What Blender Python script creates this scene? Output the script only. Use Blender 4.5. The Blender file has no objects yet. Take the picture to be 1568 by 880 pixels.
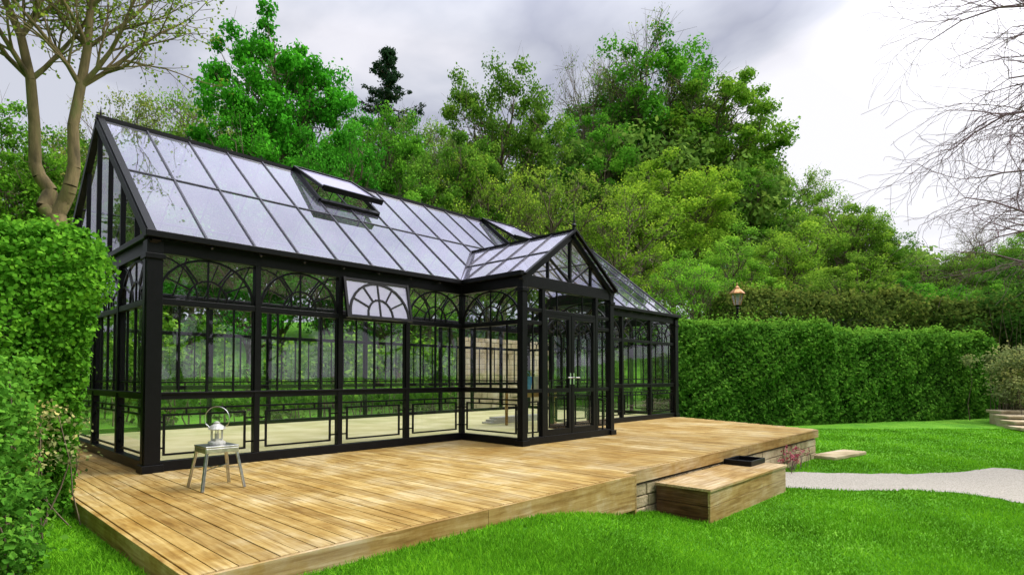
import bpy, math, numpy as np
from mathutils import Vector
RS=np.random.default_rng(7)
scene=bpy.context.scene
CX,CY,CZ=-2.057,-7.744,1.12
F=np.array([.729,.6845]);R=np.array([.6845,-.729])
def pl(b,d):
    return np.array([CX,CY])+d*(F+b*R)
def sm(t):
    t=np.clip(t,0,1);return t*t*(3-2*t)
def ground(x,y):
    x=np.asarray(x,float);y=np.asarray(y,float)
    d=(x-CX)*F[0]+(y-CY)*F[1]
    u=x+.9*np.clip(-4.2-y,0,2.5)
    return -.15-.45*sm((u-1.7)/3.3)+9*sm((d-30)/48)
def nrm(v):
    v=np.asarray(v,float);return v/(np.linalg.norm(v)+1e-9)
# ---------- materials
def new_mat(name):
    m=bpy.data.materials.new(name);m.use_nodes=True
    nt=m.node_tree;nt.nodes.clear()
    o=nt.nodes.new('ShaderNodeOutputMaterial');return m,nt,o
def N(nt,t,**k):
    n=nt.nodes.new(t)
    for a,b in k.items():setattr(n,a,b)
    return n
def ramp(nt,stops):
    r=N(nt,'ShaderNodeValToRGB');e=r.color_ramp.elements
    while len(e)<len(stops):e.new(.5)
    for i,(p,c) in enumerate(stops):
        e[i].position=p;e[i].color=(c[0],c[1],c[2],1)
    return r
def noise_mat(name,stops,scale=5,rough=.6,detail=6,bump=.2,stretch=(1,1,1),metal=0,bscale=None,spec=.3):
    m,nt,o=new_mat(name)
    tc=N(nt,'ShaderNodeTexCoord');mp=N(nt,'ShaderNodeMapping');mp.inputs['Scale'].default_value=stretch
    nt.links.new(tc.outputs['Object'],mp.inputs[0])
    no=N(nt,'ShaderNodeTexNoise');no.inputs['Scale'].default_value=scale;no.inputs['Detail'].default_value=detail
    nt.links.new(mp.outputs[0],no.inputs['Vector'])
    r=ramp(nt,stops);nt.links.new(no.outputs[0],r.inputs[0])
    p=N(nt,'ShaderNodeBsdfPrincipled');nt.links.new(r.outputs[0],p.inputs['Base Color'])
    p.inputs['Roughness'].default_value=rough;p.inputs['Metallic'].default_value=metal
    p.inputs['Specular IOR Level'].default_value=spec
    if bump:
        n2=N(nt,'ShaderNodeTexNoise');n2.inputs['Scale'].default_value=bscale or scale*4;n2.inputs['Detail'].default_value=8
        nt.links.new(mp.outputs[0],n2.inputs['Vector'])
        b=N(nt,'ShaderNodeBump');b.inputs['Strength'].default_value=bump;b.inputs['Distance'].default_value=.02
        nt.links.new(n2.outputs[0],b.inputs['Height']);nt.links.new(b.outputs[0],p.inputs['Normal'])
    nt.links.new(p.outputs[0],o.inputs[0]);return m
def leaf_mat(name,trans=.35):
    m,nt,o=new_mat(name)
    at=N(nt,'ShaderNodeAttribute',attribute_name='tone');oi=N(nt,'ShaderNodeObjectInfo')
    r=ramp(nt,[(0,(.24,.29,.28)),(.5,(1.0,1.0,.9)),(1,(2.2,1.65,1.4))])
    nt.links.new(at.outputs['Fac'],r.inputs[0])
    mx=N(nt,'ShaderNodeMix',data_type='RGBA',blend_type='MULTIPLY');mx.inputs[0].default_value=1
    nt.links.new(oi.outputs['Color'],mx.inputs[6]);nt.links.new(r.outputs[0],mx.inputs[7])
    d=N(nt,'ShaderNodeBsdfDiffuse')
    t=N(nt,'ShaderNodeBsdfTranslucent')
    nt.links.new(mx.outputs[2],d.inputs[0]);nt.links.new(mx.outputs[2],t.inputs[0])
    s=N(nt,'ShaderNodeMixShader');s.inputs[0].default_value=trans
    nt.links.new(d.outputs[0],s.inputs[1]);nt.links.new(t.outputs[0],s.inputs[2]);nt.links.new(s.outputs[0],o.inputs[0]);return m
LEAF=leaf_mat('leaf',.3)
BARK=noise_mat('bark',[(.3,(.07,.05,.032)),(.7,(.2,.16,.10))],6,.9,3,0,(1,1,.25))
BARKG=noise_mat('bark_mossy',[(.3,(.09,.07,.035)),(.55,(.24,.18,.085)),(.75,(.15,.17,.05))],5,.9,8,.8,(1,1,.3))
TWIG=noise_mat('twig',[(.3,(.13,.07,.085)),(.7,(.25,.16,.17))],8,.8,3,0)
BLACK=noise_mat('black_paint',[(.3,(.003,.003,.0035)),(.7,(.005,.005,.006))],12,.38,4,.05,spec=.18)
RIB=noise_mat('roof_bar_grey',[(.3,(.03,.028,.04)),(.7,(.055,.05,.07))],12,.4,4,.05,spec=.4)
SILVER=noise_mat('galvanised_steel',[(.3,(.45,.46,.48)),(.7,(.7,.7,.7))],20,.3,4,.05,metal=1)
STEEL=noise_mat('handle_steel',[(.3,(.6,.6,.62)),(.7,(.75,.75,.76))],20,.2,2,0,metal=1)
WHITE=noise_mat('lantern_white',[(.3,(.40,.40,.36)),(.7,(.56,.55,.5))],15,.35,4,.05,metal=.4)
BLUE=noise_mat('blue_plastic',[(.3,(.02,.12,.3)),(.7,(.04,.2,.45))],15,.35,4,.05)
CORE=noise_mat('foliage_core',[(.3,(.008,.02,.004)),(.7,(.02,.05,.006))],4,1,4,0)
STONE=noise_mat('sandstone',[(.25,(.24,.18,.09)),(.5,(.46,.37,.22)),(.75,(.6,.52,.37))],2.3,.9,8,.8,bscale=30)
MORTAR=noise_mat('mortar',[(.3,(.12,.10,.07)),(.7,(.22,.19,.14))],14,.95,4,.5)
GRAVEL=noise_mat('gravel',[(.3,(.26,.23,.18)),(.5,(.44,.40,.33)),(.7,(.6,.56,.48))],60,.95,8,.9,bscale=90)
FLOOR=noise_mat('pale_floor',[(.3,(.46,.44,.18)),(.7,(.66,.62,.34))],1.5,.85,6,.1,spec=.1)
COPPER=noise_mat('copper',[(.3,(.35,.16,.06)),(.7,(.6,.33,.15))],10,.4,4,.1,metal=.7)
SUBSTRATE=noise_mat('dark_under',[(.3,(.01,.01,.008)),(.7,(.03,.025,.015))],5,1,4,0)  # near-black substrate filling the space under the deck boards
def wood_mat(name,a,b,c,axis='y'):
    m,nt,o=new_mat(name)
    tc=N(nt,'ShaderNodeTexCoord')
    mp=N(nt,'ShaderNodeMapping');mp.inputs['Scale'].default_value=(14,1.0,14) if axis=='y' else (1.0,14,14)
    nt.links.new(tc.outputs['Object'],mp.inputs[0])
    at=N(nt,'ShaderNodeAttribute',attribute_name='tone')
    va=N(nt,'ShaderNodeVectorMath',operation='ADD');cx=N(nt,'ShaderNodeCombineXYZ')
    ml=N(nt,'ShaderNodeMath',operation='MULTIPLY');ml.inputs[1].default_value=37
    nt.links.new(at.outputs['Fac'],ml.inputs[0]);nt.links.new(ml.outputs[0],cx.inputs[1]);nt.links.new(ml.outputs[0],cx.inputs[0])
    nt.links.new(mp.outputs[0],va.inputs[0]);nt.links.new(cx.outputs[0],va.inputs[1])
    g=N(nt,'ShaderNodeTexNoise');g.inputs['Scale'].default_value=2.2;g.inputs['Detail'].default_value=8;g.inputs['Distortion'].default_value=.6
    nt.links.new(va.outputs[0],g.inputs['Vector'])
    r=ramp(nt,[(.3,a),(.52,b),(.72,c)]);nt.links.new(g.outputs[0],r.inputs[0])
    w=N(nt,'ShaderNodeTexNoise');w.inputs['Scale'].default_value=.8;w.inputs['Detail'].default_value=9;w.inputs['Roughness'].default_value=.75
    nt.links.new(tc.outputs['Object'],w.inputs['Vector'])
    wr=ramp(nt,[(.38,(.74,.60,.32)),(.5,(.98,.92,.74)),(.6,(1.15,1.22,1.5))]);nt.links.new(w.outputs[0],wr.inputs[0])
    mx=N(nt,'ShaderNodeMix',data_type='RGBA',blend_type='MULTIPLY');mx.inputs[0].default_value=1
    nt.links.new(r.outputs[0],mx.inputs[6]);nt.links.new(wr.outputs[0],mx.inputs[7])
    tr=ramp(nt,[(0,(.76,.72,.66)),(1,(1.08,1.08,1.06))]);nt.links.new(at.outputs['Fac'],tr.inputs[0])
    m2=N(nt,'ShaderNodeMix',data_type='RGBA',blend_type='MULTIPLY');m2.inputs[0].default_value=1
    nt.links.new(mx.outputs[2],m2.inputs[6]);nt.links.new(tr.outputs[0],m2.inputs[7])
    p=N(nt,'ShaderNodeBsdfPrincipled');p.inputs['Roughness'].default_value=.6;p.inputs['Specular IOR Level'].default_value=.2
    nt.links.new(m2.outputs[2],p.inputs['Base Color'])
    b=N(nt,'ShaderNodeBump');b.inputs['Strength'].default_value=.3;b.inputs['Distance'].default_value=.005
    nt.links.new(g.outputs[0],b.inputs['Height']);nt.links.new(b.outputs[0],p.inputs['Normal'])
    nt.links.new(p.outputs[0],o.inputs[0]);return m
WOOD=wood_mat('deck_wood',(.26,.17,.055),(.42,.305,.12),(.53,.425,.21))
WOODX=wood_mat('fascia_wood',(.24,.15,.055),(.39,.275,.12),(.51,.39,.21),'x')
WOODSHADE=wood_mat('shaded_wood',(.05,.025,.01),(.12,.06,.025),(.2,.11,.05),'y')  # step wood darkened: shade of its left face put into the colour
def glass_mat(name,tint,base,fres,haze,pwr=4.5):
    m,nt,o=new_mat(name)
    t=N(nt,'ShaderNodeBsdfTransparent');t.inputs[0].default_value=(*tint,1)
    g=N(nt,'ShaderNodeBsdfGlossy');g.inputs['Roughness'].default_value=.02;g.inputs[0].default_value=(.9,.88,1,1)
    tc=N(nt,'ShaderNodeTexCoord');n=N(nt,'ShaderNodeTexNoise');n.inputs['Scale'].default_value=.9
    nt.links.new(tc.outputs['Object'],n.inputs['Vector'])
    b=N(nt,'ShaderNodeBump');b.inputs['Strength'].default_value=.08;b.inputs['Distance'].default_value=.05
    nt.links.new(n.outputs[0],b.inputs['Height']);nt.links.new(b.outputs[0],g.inputs['Normal'])
    lw=N(nt,'ShaderNodeLayerWeight');lw.inputs[0].default_value=.5
    pw=N(nt,'ShaderNodeMath',operation='POWER');pw.inputs[1].default_value=pwr;nt.links.new(lw.outputs['Facing'],pw.inputs[0])
    ml=N(nt,'ShaderNodeMath',operation='MULTIPLY_ADD',use_clamp=True);ml.inputs[1].default_value=fres;ml.inputs[2].default_value=base
    nt.links.new(pw.outputs[0],ml.inputs[0])
    s=N(nt,'ShaderNodeMixShader');nt.links.new(ml.outputs[0],s.inputs[0]);nt.links.new(t.outputs[0],s.inputs[1]);nt.links.new(g.outputs[0],s.inputs[2])
    if haze>0:
        d=N(nt,'ShaderNodeBsdfDiffuse');d.inputs[0].default_value=(.46,.44,.6,1)
        at=N(nt,'ShaderNodeAttribute',attribute_name='tone')
        n3=N(nt,'ShaderNodeTexNoise');n3.inputs['Scale'].default_value=1.7;n3.inputs['Detail'].default_value=6
        nt.links.new(tc.outputs['Object'],n3.inputs['Vector'])
        mm=N(nt,'ShaderNodeMath',operation='MULTIPLY');mm.inputs[1].default_value=haze
        ma=N(nt,'ShaderNodeMath',operation='ADD');nt.links.new(at.outputs['Fac'],ma.inputs[0]);nt.links.new(n3.outputs[0],ma.inputs[1])
        nt.links.new(ma.outputs[0],mm.inputs[0])
        s2=N(nt,'ShaderNodeMixShader');nt.links.new(mm.outputs[0],s2.inputs[0]);nt.links.new(s.outputs[0],s2.inputs[1]);nt.links.new(d.outputs[0],s2.inputs[2]);s=s2
    nt.links.new(s.outputs[0],o.inputs[0]);return m
WGLASS=glass_mat('wall_glass',(.94,.95,.95),.06,.8,0)
RGLASS=glass_mat('roof_glass',(.78,.78,.84),.10,1.5,.07,3.6)
RGLASSB=glass_mat('roof_glass_rear',(.88,.9,.9),.05,.6,.015,5)
# ---------- mesh helpers
def link(o,parent=None):
    scene.collection.objects.link(o)
    if parent:o.parent=parent
    return o
def empty(name):
    e=bpy.data.objects.new(name,None);e.empty_display_size=.2;return link(e)
def big(name,V,Q,mats,tone=None,mi=None,smooth=False):
    me=bpy.data.meshes.new(name);V=np.asarray(V,np.float32);Q=np.asarray(Q,np.int32);n=Q.shape[1]
    me.vertices.add(len(V));me.vertices.foreach_set('co',V.ravel())
    me.loops.add(Q.size);me.loops.foreach_set('vertex_index',Q.ravel())
    me.polygons.add(len(Q));me.polygons.foreach_set('loop_start',np.arange(0,Q.size,n,dtype=np.int32))
    me.polygons.foreach_set('loop_total',np.full(len(Q),n,np.int32))
    for m in mats:me.materials.append(m)
    if mi is not None:me.polygons.foreach_set('material_index',np.asarray(mi,np.int32))
    if smooth:me.polygons.foreach_set('use_smooth',np.ones(len(Q),bool))
    if tone is not None:
        a=me.attributes.new('tone','FLOAT','POINT');a.data.foreach_set('value',np.asarray(tone,np.float32))
    me.update(calc_edges=True);return me
class MB:
    def __init__(s):s.v=[];s.f=[];s.t=[];s.sm=False
    def add(s,vs,fs,tone=.5):
        k=len(s.v);s.v+= [tuple(map(float,p)) for p in vs];s.f+=[tuple(i+k for i in f) for f in fs];s.t+=[tone]*len(vs)
    def hexa(s,c,tone=.5):
        s.add(c,[(0,3,2,1),(4,5,6,7),(0,1,5,4),(1,2,6,5),(2,3,7,6),(3,0,4,7)],tone)
    def box(s,lo,hi,tone=.5):
        a,b=lo,hi
        s.hexa([(a[0],a[1],a[2]),(b[0],a[1],a[2]),(b[0],b[1],a[2]),(a[0],b[1],a[2]),(a[0],a[1],b[2]),(b[0],a[1],b[2]),(b[0],b[1],b[2]),(a[0],b[1],b[2])],tone)
    def bar(s,a,b,w,t,n,tone=.5):
        a=np.asarray(a,float);b=np.asarray(b,float);d=nrm(b-a);n=np.asarray(n,float);n=nrm(n-d*np.dot(n,d));q=np.cross(d,n)
        c=[]
        for p in (a,b):
            c+= [p-q*w/2-n*t/2,p+q*w/2-n*t/2,p+q*w/2+n*t/2,p-q*w/2+n*t/2]
        s.hexa(c,tone)
    def tube(s,a,b,r0,r1=None,n=8):
        r1=r0 if r1 is None else r1
        a=np.asarray(a,float);b=np.asarray(b,float);d=nrm(b-a);h=np.array([0,0,1.]) if abs(d[2])<.9 else np.array([1.,0,0])
        u=nrm(np.cross(d,h));v=np.cross(d,u);vs=[]
        for p,r in((a,r0),(b,r1)):
            for i in range(n):
                an=2*math.pi*i/n;vs.append(p+r*(math.cos(an)*u+math.sin(an)*v))
        s.add(vs,[(i,(i+1)%n,n+(i+1)%n,n+i) for i in range(n)]+[tuple(range(n))[::-1],tuple(range(n,2*n))])
    def lathe(s,prof,c,n=16,ph=0):
        vs=[];m=len(prof)
        for r,z in prof:
            for i in range(n):
                an=2*math.pi*i/n+ph;vs.append((c[0]+r*math.cos(an),c[1]+r*math.sin(an),c[2]+z))
        s.add(vs,[(j*n+i,j*n+(i+1)%n,(j+1)*n+(i+1)%n,(j+1)*n+i) for j in range(m-1) for i in range(n)]+[tuple(range(n))[::-1],tuple(range((m-1)*n,m*n))])
    def build(s,name,mat,parent=None,bevel=0,smooth=False):
        me=bpy.data.meshes.new(name);me.from_pydata(s.v,[],s.f);me.materials.append(mat)
        a=me.attributes.new('tone','FLOAT','POINT');a.data.foreach_set('value',np.array(s.t,np.float32))
        if smooth:
            me.polygons.foreach_set('use_smooth',np.ones(len(me.polygons),bool))
        o=bpy.data.objects.new(name,me);link(o,parent)
        if bevel:
            b=o.modifiers.new('b','BEVEL');b.width=bevel;b.segments=2;b.limit_method='ANGLE'
        return o
Z=np.array([0,0,1.])
# ---------- leaves
def leaves(P,Nn,s,rng,jit=.6,asp=.32):
    n=len(P);Nn=Nn+rng.normal(0,jit,(n,3));Nn/=np.linalg.norm(Nn,axis=1)[:,None]+1e-9
    t=rng.normal(0,1,(n,3));t-=Nn*(t*Nn).sum(1)[:,None];t/=np.linalg.norm(t,axis=1)[:,None]+1e-9
    b=np.cross(Nn,t);sz=(s*rng.uniform(.6,1.35,n))[:,None]
    V=np.stack([P-t*sz*.5,P+b*sz*asp,P+t*sz*.5,P-b*sz*asp],1).reshape(-1,3)
    return V,np.arange(4*n).reshape(-1,4)
def clumps(C,Rr,n,s,rng,squash=.7,base=.5,asp=.38):
    k=len(C);d=rng.normal(0,1,(k*n,3));d/=np.linalg.norm(d,axis=1)[:,None]
    r=rng.uniform(0,1,k*n)**.45*np.where(rng.uniform(0,1,k*n)<.12,1.35,1.)
    cc=np.repeat(C,n,0);rr=np.repeat(Rr,n)
    off=d*(r*rr)[:,None];off[:,2]*=squash
    P=cc+off
    V,Q=leaves(P,d*.8+np.array([0,0,.5]),s,rng,.7,asp)
    ct=np.repeat(rng.normal(0,.12,k),n)
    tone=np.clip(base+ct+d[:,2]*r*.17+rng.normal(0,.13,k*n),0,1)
    return V,Q,np.repeat(tone,4)
def tubes(segs,n=5):
    A=np.array([s[0] for s in segs],float);B=np.array([s[1] for s in segs],float);r0=np.array([s[2] for s in segs]);r1=np.array([s[3] for s in segs])
    d=B-A;d/=np.linalg.norm(d,axis=1)[:,None]+1e-9
    h=np.where(np.abs(d[:,2:3])<.9,np.array([[0,0,1.]]),np.array([[1.,0,0]]))
    u=np.cross(d,h);u/=np.linalg.norm(u,axis=1)[:,None];v=np.cross(d,u)
    V=[]
    for i in range(n):
        an=2*math.pi*i/n;V.append(A+r0[:,None]*(math.cos(an)*u+math.sin(an)*v))
    for i in range(n):
        an=2*math.pi*i/n;V.append(B+r1[:,None]*(math.cos(an)*u+math.sin(an)*v))
    V=np.stack(V,1).reshape(-1,3);k=len(segs);o=np.arange(k)[:,None]*2*n
    Q=np.concatenate([o+np.array([[i,(i+1)%n,n+(i+1)%n,n+i]]) for i in range(n)])
    return V,Q
def combine(name,segs,LV,LQ,LT,bark,n=5):
    BV,BQ=tubes(segs,n)
    V=np.concatenate([BV,LV]) if len(LV) else BV
    Q=np.concatenate([BQ,LQ+len(BV)]) if len(LV) else BQ
    T=np.concatenate([np.full(len(BV),.5),LT]) if len(LV) else np.full(len(BV),.5)
    mi=np.concatenate([np.zeros(len(BQ)),np.ones(len(LQ))]) if len(LV) else np.zeros(len(BQ))
    return big(name,V,Q,[bark,LEAF],T,mi)
def curve(a,b,r0,r1,k,rng,j=.06,sag=.12):
    a=np.asarray(a,float);b=np.asarray(b,float);L=np.linalg.norm(b-a);pts=[a]
    for i in range(1,k):
        t=i/k;pts.append(a+(b-a)*t+rng.normal(0,j*L/k*1.5,3)+np.array([0,0,-sag*L*math.sin(math.pi*t)*.5]))
    pts.append(b)
    return [(pts[i],pts[i+1],r0+(r1-r0)*i/k,r0+(r1-r0)*(i+1)/k) for i in range(k)],pts
def tree_template(name,seed,nl=15,nc=9,n=300,leaf=.2,cr=1.0,rx=5.,rz=8.,cz=11.5,twigs=3):
    rng=np.random.default_rng(seed);segs=[];C=[];Rr=[]
    s,tp=curve((0,0,-.5),(rng.normal(0,.5),rng.normal(0,.5),cz+rz*.45),.38,.08,8,rng,.05,0);segs+=s
    for i in range(nl):
        ph=i*2.39996+rng.uniform(-.4,.4);ct=.93-1.68*(i+.5)/nl+rng.uniform(-.08,.08);ct=min(.95,max(-.8,ct))
        st=math.sqrt(max(0,1-ct*ct))**.7;rad=rng.uniform(.6,.8)
        L=np.array([rx*st*math.cos(ph)*rad,rx*st*math.sin(ph)*rad,cz+rz*ct*rad])
        zb=max(2.5,min(L[2]-1.5-rng.uniform(.5,3),cz+rz*.3));base=tp[int(np.argmin([abs(p[2]-zb) for p in tp]))]
        s,bp=curve(base,L,.15,.05,5,rng,.12);segs+=s
        lr=rng.uniform(.3,.45)*rx*1.15
        for j in range(nc):
            d=rng.normal(0,1,3);d[2]=abs(d[2])*.9-.35;d=nrm(d)*np.array([1,1,1.25])
            c=L+d*lr*rng.uniform(.5,1.1)
            C.append(c);Rr.append(rng.uniform(.5,1.1)*cr)
            s,pp=curve(bp[rng.integers(2,6)],c,.04,.015,3,rng,.15);segs+=s
            for _ in range(twigs):
                e=c+rng.normal(0,1,3)*Rr[-1]*.75;segs.append((pp[rng.integers(1,4)],e,.016,.006))
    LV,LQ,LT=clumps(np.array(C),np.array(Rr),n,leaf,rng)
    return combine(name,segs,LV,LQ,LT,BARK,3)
T1=tree_template('crown_a',1,26,11,210,.22)
T2=tree_template('crown_b',2,24,11,190,.21,1.1)
T3=tree_template('crown_c',3,26,10,200,.2,.95,5,8.2,11.2)
T4=tree_template('crown_sparse',4,20,9,85,.17,1.1,5,8,11.5,twigs=5)
T5=tree_template('crown_thin',5,18,10,24,.13,1.2,5,8.2,11.2,twigs=9)
TF=tree_template('crown_low',6,22,10,180,.18,1.05,5,8.5,9.6)
GREENS=dict(b=(.065,.31,.022),m=(.11,.29,.03),y=(.18,.35,.04),d=(.035,.10,.018),o=(.20,.29,.07),l=(.21,.42,.045))
def tree(name,px,top,hw,d,me,col,rot=None,sink=0):
    b=(px-784)/886;x,y=pl(b,d);g=float(ground(x,y))-sink
    zt=CZ+(576-top)*d/886
    o=bpy.data.objects.new(name,me);o.location=(x,y,g);s=hw*d/886/5.0;o.scale=(s,s,(zt-g)/19.6)
    o.rotation_euler=(0,0,RS.uniform(0,6.28) if rot is None else rot)
    c=np.array(GREENS[col])*RS.uniform(.85,1.15,3);o.color=(*c,1);return link(o)
for a in [
 ('broadleaf_tree',20,165,95,30,T2,'m'),('broadleaf_tree',130,150,90,36,T4,'y'),('ash_tree',195,105,80,33,T4,'o'),
 ('ash_tree',290,78,85,38,T4,'y'),('broadleaf_tree',250,190,90,30,T3,'m'),
 ('chestnut_tree',432,28,110,33,T1,'b'),('chestnut_tree',515,105,85,31,TF,'b'),('chestnut_tree',378,140,95,29,TF,'b'),
 ('broadleaf_tree',575,165,75,38,T2,'m'),('broadleaf_tree',655,130,75,42,T4,'o'),('broadleaf_tree',690,190,80,34,T3,'m'),
 ('beech_tree',772,98,85,46,T2,'m'),('beech_tree',745,200,80,34,T4,'l'),('bare_tree',905,55,68,62,T5,'o'),
 ('beech_tree',1000,72,108,64,T2,'m'),('ash_tree',1000,40,112,62,T5,'o'),('beech_tree',1088,112,98,60,T1,'y'),('beech_tree',905,165,90,56,T3,'m'),
 ('broadleaf_tree',850,230,85,36,T4,'l'),('broadleaf_tree',950,260,85,36,T4,'l'),('broadleaf_tree',1030,240,90,48,T2,'l'),
 ('broadleaf_tree',1135,215,80,54,TF,'m'),('birch_tree',1210,220,62,58,T4,'l'),('broadleaf_tree',1290,265,72,48,TF,'l'),
 ('broadleaf_tree',1340,315,60,48,TF,'m'),('broadleaf_tree',1210,300,80,42,TF,'l'),('broadleaf_tree',1110,320,75,34,TF,'l'),
 ('broadleaf_tree',1420,365,60,50,T4,'y'),('birch_tree',1500,335,45,48,T5,'o'),('broadleaf_tree',1560,320,60,46,TF,'y'),
 ('broadleaf_tree',610,235,80,29,TF,'m'),
 ('broadleaf_tree',1290,375,80,36,TF,'y'),('broadleaf_tree',1400,400,70,38,TF,'m'),('broadleaf_tree',1060,370,60,30,T4,'l'),
 ('broadleaf_tree',1500,405,60,36,TF,'m')]:
    tree(*a)
# trees across the garden and beside it: outside this view, seen mirrored in the panes
for i in range(10):
    x=-12+i*6.5+RS.uniform(-1,1);y=-27+RS.uniform(-3,3)
    o=bpy.data.objects.new('garden_tree',[T1,T2,T3,TF][i%4]);o.location=(x,y,-.6);s=RS.uniform(.95,1.25);o.scale=(s,s,s*RS.uniform(.62,.78));o.rotation_euler=(0,0,i)
    o.color=(*GREENS['mbd'[i%3]],1);link(o)
for i,(x,y) in enumerate(((-13,-4),(-15,3),(-12,9),(-14,16),(-9,21))):
    o=bpy.data.objects.new('garden_tree',[T1,TF,T3,T2][i%4]);o.location=(x,y,-.4);s=RS.uniform(.85,1.05);o.scale=(s,s,s*.85);o.rotation_euler=(0,0,i*1.7)
    o.color=(*GREENS['mdb'[i%3]],1);link(o)
def woodland():
    rng=np.random.default_rng(11);C=[];Rr=[]
    prof_x=[-150,0,150,330,520,700,850,1000,1150,1200,1300,1380,1450,1568,1750]
    prof_y=[260,250,230,200,230,230,210,190,250,290,330,385,395,390,380]
    for i in range(1200):
        px=rng.uniform(-150,1750);top=np.interp(px,prof_x,prof_y);d=rng.uniform(50,64)
        x,y=pl((px-784)/886,d);zt=CZ+(576-top)*d/886;g=float(ground(x,y))
        z=g+(zt-g)*rng.uniform(.02,1)**.8
        C.append((x,y,z));Rr.append(rng.uniform(1.2,2.4))
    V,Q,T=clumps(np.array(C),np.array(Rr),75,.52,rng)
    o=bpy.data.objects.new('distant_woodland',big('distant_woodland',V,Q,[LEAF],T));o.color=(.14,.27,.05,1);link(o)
woodland()
def thicket(name,pts,rad,n,leaf,col,seed,sq=.8,base=.5):
    rng=np.random.default_rng(seed);C=np.array(pts);Rr=np.array(rad)
    V,Q,T=clumps(C,Rr,n,leaf,rng,sq,base)
    segs=[]
    for c,r in zip(C,Rr):
        g=float(ground(c[0],c[1]))
        segs+=curve((c[0]+rng.normal(0,.1),c[1],g),c,min(.03,r*.05),.004,3,rng)[0]
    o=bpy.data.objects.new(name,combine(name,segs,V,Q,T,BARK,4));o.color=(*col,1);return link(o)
rng=np.random.default_rng(5)
pts=[];rad=[]
for i in range(260):
    x=rng.uniform(-4,28);y=rng.uniform(9.5,14)
    z=float(ground(x,y))+rng.uniform(.2,3.0);pts.append((x,y,z));rad.append(rng.uniform(.5,1.0))
thicket('undergrowth',pts,rad,150,.16,(.10,.24,.025),21)
def pine():
    rng=np.random.default_rng(3);segs=[((0,0,0),(0,0,20),.3,.03)];C=[];Rr=[]
    z=4.
    while z<19.9:
        w=(20.3-z)/16*7.6+.12
        for k in range(3):
            a=rng.uniform(0,6.28);L=w*rng.uniform(.5,1.15);e=np.array([L*math.cos(a),L*math.sin(a),z+.05*L])
            m_=np.array([0,0,z])*.5+e*.5+np.array([0,0,-.12*L])
            segs+=[((0,0,z),m_,.05,.03),(m_,e,.03,.01)]
            for t in (.25,.45,.65,.82,1):
                q=(m_*t*2 + np.array([0,0,z])*(1-2*t)) if t<.5 else m_+(e-m_)*(2*t-1)
                C.append(q+rng.normal(0,.08,3));Rr.append(.18+.4*(1-t)+.09*w/3)
        z+=rng.uniform(.16,.42)
    V,Q,T=clumps(np.array(C),np.array(Rr),30,.22,rng,.5,.45,.2)
    me=combine('pine_mesh',segs,V,Q,T,BARK)
    x,y=pl((590-784)/886,45);g=float(ground(x,y));o=bpy.data.objects.new('pine_tree',me);o.location=(x,y,g);o.scale=(1.15,1.15,(CZ+(576-66)*45/886-g)/20);o.color=(.028,.065,.032,1);link(o)
pine()
def grow(rng,p,d,L,r,lv,mx,segs,ends,up,spread,nch,rmin=.004,wob=.15):
    k=6 if lv==0 else 5;ra=r
    for i in range(k):
        d=nrm(d+rng.normal(0,wob,3)+np.array([0,0,up]));q=p+d*L/k;rb=max(rmin,r*(1-.62*(i+1)/k))
        segs.append((p,q,ra,rb));p=q;ra=rb
        if lv<mx and i>=(1 if lv==0 else 0):
            for _ in range(nch[lv]):
                s=rng.normal(0,1,3);s=nrm(s-d*np.dot(s,d))
                grow(rng,p,nrm(d+s*spread*rng.uniform(.6,1.3)),L*rng.uniform(.35,.6),rb*.6,lv+1,mx,segs,ends,up,spread,nch,rmin,wob)
    ends.append(p)
def left_tree():
    rng=np.random.default_rng(12);x,y=pl((80-784)/886,13.5);g=float(ground(x,y));segs=[];ends=[]
    r2=np.array([R[0],R[1],0])
    fork=np.array([0,0,4.9-g])
    s,_=curve((0,0,-.2),fork,.27,.22,5,rng,.05,0);segs+=s
    for lx,zz,rr in((-.5,1.5,.15),(.42,1.4,.15)):
        m=fork+r2*lx+Z*zz*.8;s,_=curve(fork-Z*.1,m,rr*1.05,rr*.9,4,rng,.12,0);segs+=s
        grow(rng,m,nrm(Z+r2*lx*.02),5.8,rr*.85,0,3,segs,ends,.05,.85,(3,2,1),.006,.1)
    E=np.array(ends);LV,LQ,LT=clumps(E,rng.uniform(.15,.4,len(E)),8,.085,rng)
    o=bpy.data.objects.new('sycamore_tree',combine('sycamore',segs,LV,LQ,LT,BARKG,8));o.location=(x,y,g);o.color=(.24,.36,.05,1);link(o)
left_tree()
def right_tree():
    rng=np.random.default_rng(31);x,y=pl((1715-784)/886,11);g=float(ground(x,y));segs=[];ends=[]
    left=-np.array([R[0],R[1],0])
    s,tp=curve((0,0,-.2),left*.2+Z*8.5,.22,.07,8,rng,.05,0);segs+=s
    for h,L,rise in((3.4,2.6,.75),(4.0,2.6,.7),(4.8,2.9,.6),(5.6,3.1,.6),(6.4,3.4,.6),(7.2,3.3,.6),(8,3.2,.9),(8.3,3.3,.6)):
        for q in range(2):
            b=tp[int(np.argmin([abs(p[2]-h) for p in tp]))];a=rng.normal(0,.5)
            dd=left*math.cos(a)+np.array([F[0],F[1],0])*math.sin(a)
            grow(rng,np.array(b),nrm(dd+Z*rise),L*rng.uniform(.8,1.0),.03,1,3,segs,ends,-.08,.8,(2,2,2,1),.003,.22)
    for q in range(8):
        a=rng.uniform(-1.5,1.5);dd=-left*math.cos(a)+np.array([F[0],F[1],0])*math.sin(a)
        grow(rng,np.array(tp[rng.integers(3,9)]),nrm(dd+Z*.6),3.0,.05,1,3,segs,ends,0,.7,(2,2,2,1),.004)
    V,Q=tubes(segs,4);o=bpy.data.objects.new('bare_garden_tree',big('bare_garden_tree',V,Q,[TWIG]));o.location=(x,y,g);link(o)
right_tree()
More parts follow.
